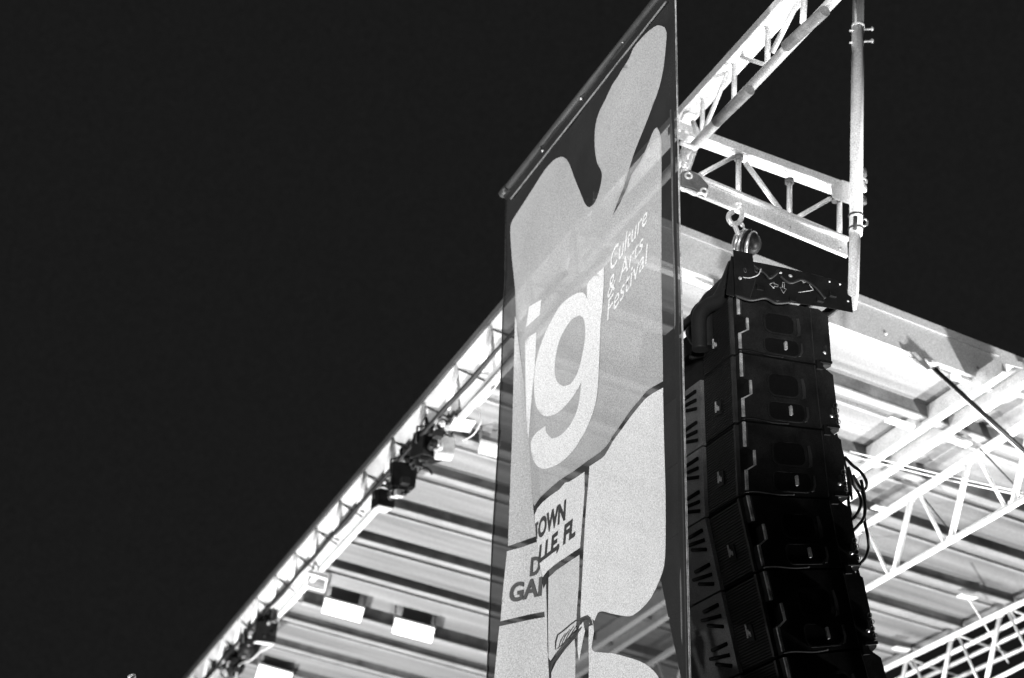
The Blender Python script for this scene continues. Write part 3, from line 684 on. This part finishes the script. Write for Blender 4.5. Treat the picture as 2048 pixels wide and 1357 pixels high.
base_main = [(1012, 402), (1006, 391), (1030, 354), (1104, 259), (1181, 166), (1251, 78), (1309, 6), (1345, -42), (1351, -40)] + RIGHT[1:] + FOLD[::-1] + [(lx(0, 575, LEFT), 575), (1010, 566), (1011, 500)]
G1 = [(1032, 636), (1030, 577), (1024, 520), (1021, 474), (1021, 453), (1026, 439), (1048, 405), (1071, 369), (1089, 341), (1107, 321), (1122, 314), (1133, 319), (1141, 334), (1148, 354), (1159, 381), (1168, 404), (1174, 413), (1179, 415), (1187, 409), (1194, 396), (1201, 372), (1204, 350), (1201, 339), (1195, 328), (1191, 310), (1189, 280), (1191, 251), (1198, 225), (1211, 199), (1224, 171), (1236, 153), (1246, 136), (1259, 116), (1266, 98), (1281, 79), (1299, 61), (1316, 51), (1329, 55), (1333, 66), (1332, 88), (1327, 136), (1318, 177), (1306, 210), (1292, 247), (1277, 284), (1266, 313), (1257, 343), (1247, 376), (1236, 402), (1226, 431), (1240, 407), (1254, 376), (1263, 350), (1279, 326), (1292, 299), (1301, 276), (1308, 260), (1314, 255), (1319, 264), (1323, 284), (1323, 332), (1323, 405), (1323, 560), (1325, 680), (1326, 763), (1306, 774), (1293, 783), (1281, 798), (1262, 820), (1244, 846), (1225, 873), (1214, 891), (1196, 908), (1175, 922), (1147, 943), (1119, 961), (1098, 979), (1080, 996), (1069, 1012), (1066, 1006), (1058, 894), (1048, 770), (1036, 668)]
W2 = [(1326, 776), (1306, 787), (1290, 799), (1262, 833), (1244, 858), (1225, 884), (1210, 911), (1196, 922), (1179, 933), (1177, 961), (1172, 1020), (1170, 1049), (1167, 1098), (1166, 1126), (1161, 1217), (1161, 1236), (1175, 1230), (1189, 1242), (1196, 1226), (1205, 1223), (1224, 1228), (1252, 1233), (1266, 1231), (1284, 1217), (1302, 1196), (1319, 1161), (1328, 1133), (1331, 1091), (1331, 985), (1328, 880)]
cl_m = drape([fill_shape(base_main, [inset([{(1236, 402): (1231, 402), (1226, 431): (1224, 442), (1240, 407): (1244, 410)}.get(p, p) for p in G1]), inset(W2)], smooth=0)], 'M', 0, "cloth", "ink", bn, 14, 24)
fold_r = [(x + min(16, max(1, (y - 600) * .12)), y) for x, y in FOLD]
base_left = [(lx(0, y, LEFT), y) for y in (574, 621, 680, 732, 800, 900, 1000, 1077, 1200, 1357, 1400, 1700, 2150)] + fold_r[::-1] + [(1030, 574)]
cl_l = drape([fill_shape(base_left, smooth=0)], 'L', -.003, "cloth", "ink", bn, 14, 24, "left strip of the banner folded behind the rest")
# fold strip joining both sheets
mb = MB(); prev = None
for i in range(40):
    y = 650 + i * 750 / 39; x = lx(0, y, FOLD)
    a_ = surf(x, y, 'M', 0); b_ = surf(x + 15, y, 'L', 0)
    if prev: mb.face([prev[0], a_, b_, prev[1]], True)
    prev = (a_, b_)
mb.build("fold", "ink", bn)
# --- printed areas
drape([fill_shape(G1, smooth=2)], 'M', .004, "grey_print", "grey", bn)
drape([fill_shape(W2, smooth=2)], 'M', .004, "light_print", "pale", bn)
W3 = [(1184, 1236), (1188, 1262), (1183, 1295), (1189, 1304), (1224, 1307), (1252, 1314), (1280, 1323), (1298, 1334), (1316, 1353), (1330, 1400), (1176, 1400), (1178, 1330), (1177, 1280), (1179, 1240)]
drape([fill_shape(W3, smooth=2)], 'M', .004, "light_print", "pale", bn)
S1 = [(1069, 1030), (1075, 1017), (1084, 1006), (1098, 994), (1119, 979), (1130, 966), (1138, 964), (1150, 957), (1169, 944), (1169, 985), (1164, 1049), (1160, 1096), (1140, 1109), (1112, 1128), (1094, 1143), (1085, 1155), (1080, 1132), (1076, 1100), (1070, 1056)]
drape([fill_shape(S1, smooth=1)], 'M', .004, "light_print", "pale", bn)
S2 = [(1097, 1156), (1112, 1142), (1126, 1132), (1159, 1110), (1158, 1161), (1154, 1217), (1152, 1260), (1146, 1268), (1130, 1283), (1112, 1306), (1101, 1322), (1097, 1316), (1096, 1240)]
drape([fill_shape(S2, smooth=1)], 'M', .004, "pale_print", "lgrey", bn)
S3 = [(1092, 1168), (1094, 1240), (1095, 1300), (1097, 1318), (1092, 1290), (1090, 1240), (1086, 1180)]
drape([fill_shape(S3, smooth=1)], 'M', .004, "pale_print", "lgrey", bn)
S4 = [(1103, 1345), (1112, 1325), (1130, 1300), (1149, 1278), (1151, 1300), (1150, 1400), (1101, 1400)]
drape([fill_shape(S4, smooth=1)], 'M', .004, "pale_print", "lgrey", bn)
S5 = [(1156, 1262), (1160, 1250), (1166, 1243), (1170, 1262), (1164, 1290), (1158, 1322), (1155, 1300)]
drape([fill_shape(S5, smooth=1)], 'M', .004, "light_print", "pale", bn)
# tassel drawing: fine dark strokes printed on the pale panel
def ribbon(pts, w_):
    P = [V((x, y, 0)) for x, y in pts]; l_, r_ = [], []
    for i, p_ in enumerate(P):
        t_ = (P[min(i + 1, len(P) - 1)] - P[max(i - 1, 0)]).normalized(); ww = w_ * (.35 if i in (0, len(P) - 1) else 1) / 2
        l_.append((p_.x - t_.y * ww, p_.y + t_.x * ww)); r_.append((p_.x + t_.y * ww, p_.y - t_.x * ww))
    return l_ + r_[::-1]
for pts, w_ in (([(1110, 1300), (1111, 1284), (1115, 1270), (1126, 1262), (1140, 1250), (1152, 1241), (1164, 1243)], 2.6), ([(1116, 1298), (1122, 1280), (1131, 1266)], 1.8),
                ([(1122, 1292), (1130, 1272), (1140, 1258)], 1.8), ([(1129, 1284), (1138, 1266), (1148, 1252)], 1.8), ([(1137, 1276), (1146, 1262), (1155, 1248)], 1.6),
                ([(1099, 1348), (1105, 1326), (1121, 1305), (1138, 1286), (1152, 1268), (1163, 1254)], 5), ([(1112, 1299), (1126, 1288), (1142, 1270), (1158, 1254)], 1.8),
                ([(1160, 1250), (1164, 1240), (1172, 1236), (1180, 1241), (1182, 1249), (1174, 1253)], 6)):
    drape([fill_shape(ribbon(pts, w_), smooth=1)], 'M', .008, "dark_print", "sleeve", bn)
# left strip prints
L1 = [(1030, 632), (1035, 650), (1050, 770), (1064, 894), (1072, 1010), (1078, 1071), (1044, 1083), (1016, 1093), (1017, 1060), (1024, 880), (1027, 760)]
drape([fill_shape(L1, smooth=0)], 'L', .004, "grey_print", "lgrey", bn)
L2 = [(1014, 1103), (1044, 1095), (1074, 1084), (1084, 1105), (1092, 1158), (1097, 1196), (1097, 1222), (1060, 1229), (1001, 1243), (1004, 1200)]
drape([fill_shape(L2, smooth=0)], 'L', .004, "light_print", "pale", bn)
L3 = [(999, 1253), (1060, 1240), (1098, 1233), (1104, 1316), (1108, 1400), (985, 1400), (990, 1340), (996, 1280)]
drape([fill_shape(L3, smooth=0)], 'L', .004, "pale_print", "pale", bn)
# big letters
Gl = [(1208, 535), (1206, 600), (1201, 651), (1198, 732), (1194, 790), (1185, 828), (1170, 864), (1158, 884), (1147, 901), (1126, 922), (1105, 934), (1087, 938), (1073, 931), (1064, 912), (1062, 885), (1071, 868), (1091, 852), (1093, 866), (1104, 878), (1118, 873), (1137, 855), (1152, 827), (1159, 798), (1163, 763), (1155, 780), (1137, 805), (1115, 826), (1093, 833), (1078, 824), (1070, 802), (1068, 768), (1072, 724), (1085, 680), (1104, 639), (1122, 610), (1144, 592), (1161, 585), (1170, 589), (1174, 599), (1175, 568), (1190, 551)]
Gh = [(1159, 631), (1144, 639), (1128, 662), (1117, 687), (1110, 724), (1110, 750), (1115, 765), (1126, 773), (1141, 768), (1155, 746), (1164, 713), (1170, 676), (1170, 651), (1166, 636)]
lg = drape([fill_shape(Gl, [Gh], smooth=3)], 'M', .008, "letter", "wht", bn)
drape([fill_shape([(1058, 614), (1083, 599), (1080, 630), (1052, 655)], smooth=0)], 'M', .008, "letter", "wht", bn)
drape([fill_shape([(1050, 678), (1073, 665), (1070, 732), (1064, 790), (1059, 850), (1057, 882), (1053, 840), (1051, 768)], smooth=1)], 'M', .008, "letter", "wht", bn)
def textmesh(s, bold, sp_=1.0):
    cu = bpy.data.curves.new("txt", 'FONT'); cu.body = s; cu.size = 1; cu.offset = bold; cu.space_character = sp_; cu.resolution_u = 4
    ob = bpy.data.objects.new("txt", cu); sc.collection.objects.link(ob); bpy.context.view_layer.update()
    me = ob.evaluated_get(bpy.context.evaluated_depsgraph_get()).to_mesh()
    vs = [v.co.copy() for v in me.vertices]; fs_ = [tuple(p_.vertices) for p_ in me.polygons]
    bpy.data.objects.remove(ob); bpy.data.curves.remove(cu); return vs, fs_
def banner_text(s, p0, p1, cap, side, m, name="lettering", bold=0.0, sp_=1.0, shear=(0, 0), persp=1.0):
    vs, fs_ = textmesh(s, bold, sp_); x0 = min(v.x for v in vs); x1 = max(v.x for v in vs); H = .70
    out = []
    for v in vs:
        t = (v.x - x0) / (x1 - x0); tt = t * (1 + (1 - t) * (persp - 1))
        bx = p0[0] + (p1[0] - p0[0]) * tt; by = p0[1] + (p1[1] - p0[1]) * tt; ch_ = cap[0] + (cap[1] - cap[0]) * t
        k = v.y / H; out.append(V((bx + k * shear[0], -(by - k * ch_), 0)))
    return drape([(out, fs_)], side, .008, name, m, bn, 10, 20)
banner_text("Culture", (1219, 546), (1293, 446), (44, 40), 'M', "wht", persp=1.0, shear=(4, 0), bold=.004)
banner_text("& Arts", (1214, 600), (1285, 498), (42, 38), 'M', "wht", persp=1.0, shear=(4, 0), bold=.004)
banner_text("Festival", (1214, 643), (1293, 526), (44, 41), 'M', "wht", persp=1.0, shear=(3, 0), bold=.004)
banner_text("OWN", (1075, 1078), (1130, 1038), (37, 38), 'M', "sleeve", bold=.045, shear=(2, 0))
drape([fill_shape([(1070, 1048), (1076, 1043), (1076, 1049), (1074, 1051), (1074, 1078), (1072, 1079)], smooth=0)], 'M', .008, "lettering", "sleeve", bn)
banner_text("LLE, FL", (1076, 1127), (1150, 1070), (34, 38), 'M', "sleeve", bold=.045, shear=(3, 0))
banner_text("D", (1059, 1152), (1079, 1147), (36, 36), 'L', "sleeve", bold=.03, shear=(3, 0))
banner_text("GAI", (1017, 1205), (1082, 1190), (36, 36), 'L', "sleeve", bold=.035, shear=(3, 0))
# sleeve with the top tube, hems, ties
tu0 = on(1008, 385, R0, B); tu1 = on(1311, 2, R0, B); dtu = (tu1 - tu0)
tp = MB().tube([tu0 - dtu * .012, tu1 + dtu * .06], .020, 16).build("top_tube", "sleeve", bn)
MB().tube([tu0 - dtu * .013, tu0 + dtu * .035], .024, 16).build("end_cap", "rim", bn)
MB().tube([on(x, y, R0, B) - ray(x, y) * .016 for x, y in ((1022, 398), (1332, 4))], .005, 8).build("hem_seam", "tape", bn)
for x, y in ((1085, 302), (1162, 198), (1246, 84)):
    c = on(x, y, R0, B) - ray(x, y) * .02; MB().ball(c, A * .006, B * .006, Z * .007, 10, 6).build("grommet", "white", bn)
    MB().tube([c, on(x - 5, y - 10, R0, B) - ray(x, y) * .022], .003, 6).build("cable_tie", "hole", bn)
# right hem and the left hem: slim rolled edges
for pts, r, nm, mm in (([(x - 1, y) for x, y in RIGHT], .0035, "right_hem", "trim"), (LEFT, .004, "left_hem", "rim")):
    MB().tube([surf(x, y, 'L' if nm == "left_hem" else 'M', .004) for x, y in pts], r, 6).build(nm, mm, bn)
MB().tube([surf(x - 12, y, 'M', -.02) for x, y in RIGHT[2:]], .010, 8).build("edge_rope", "purl", bn)
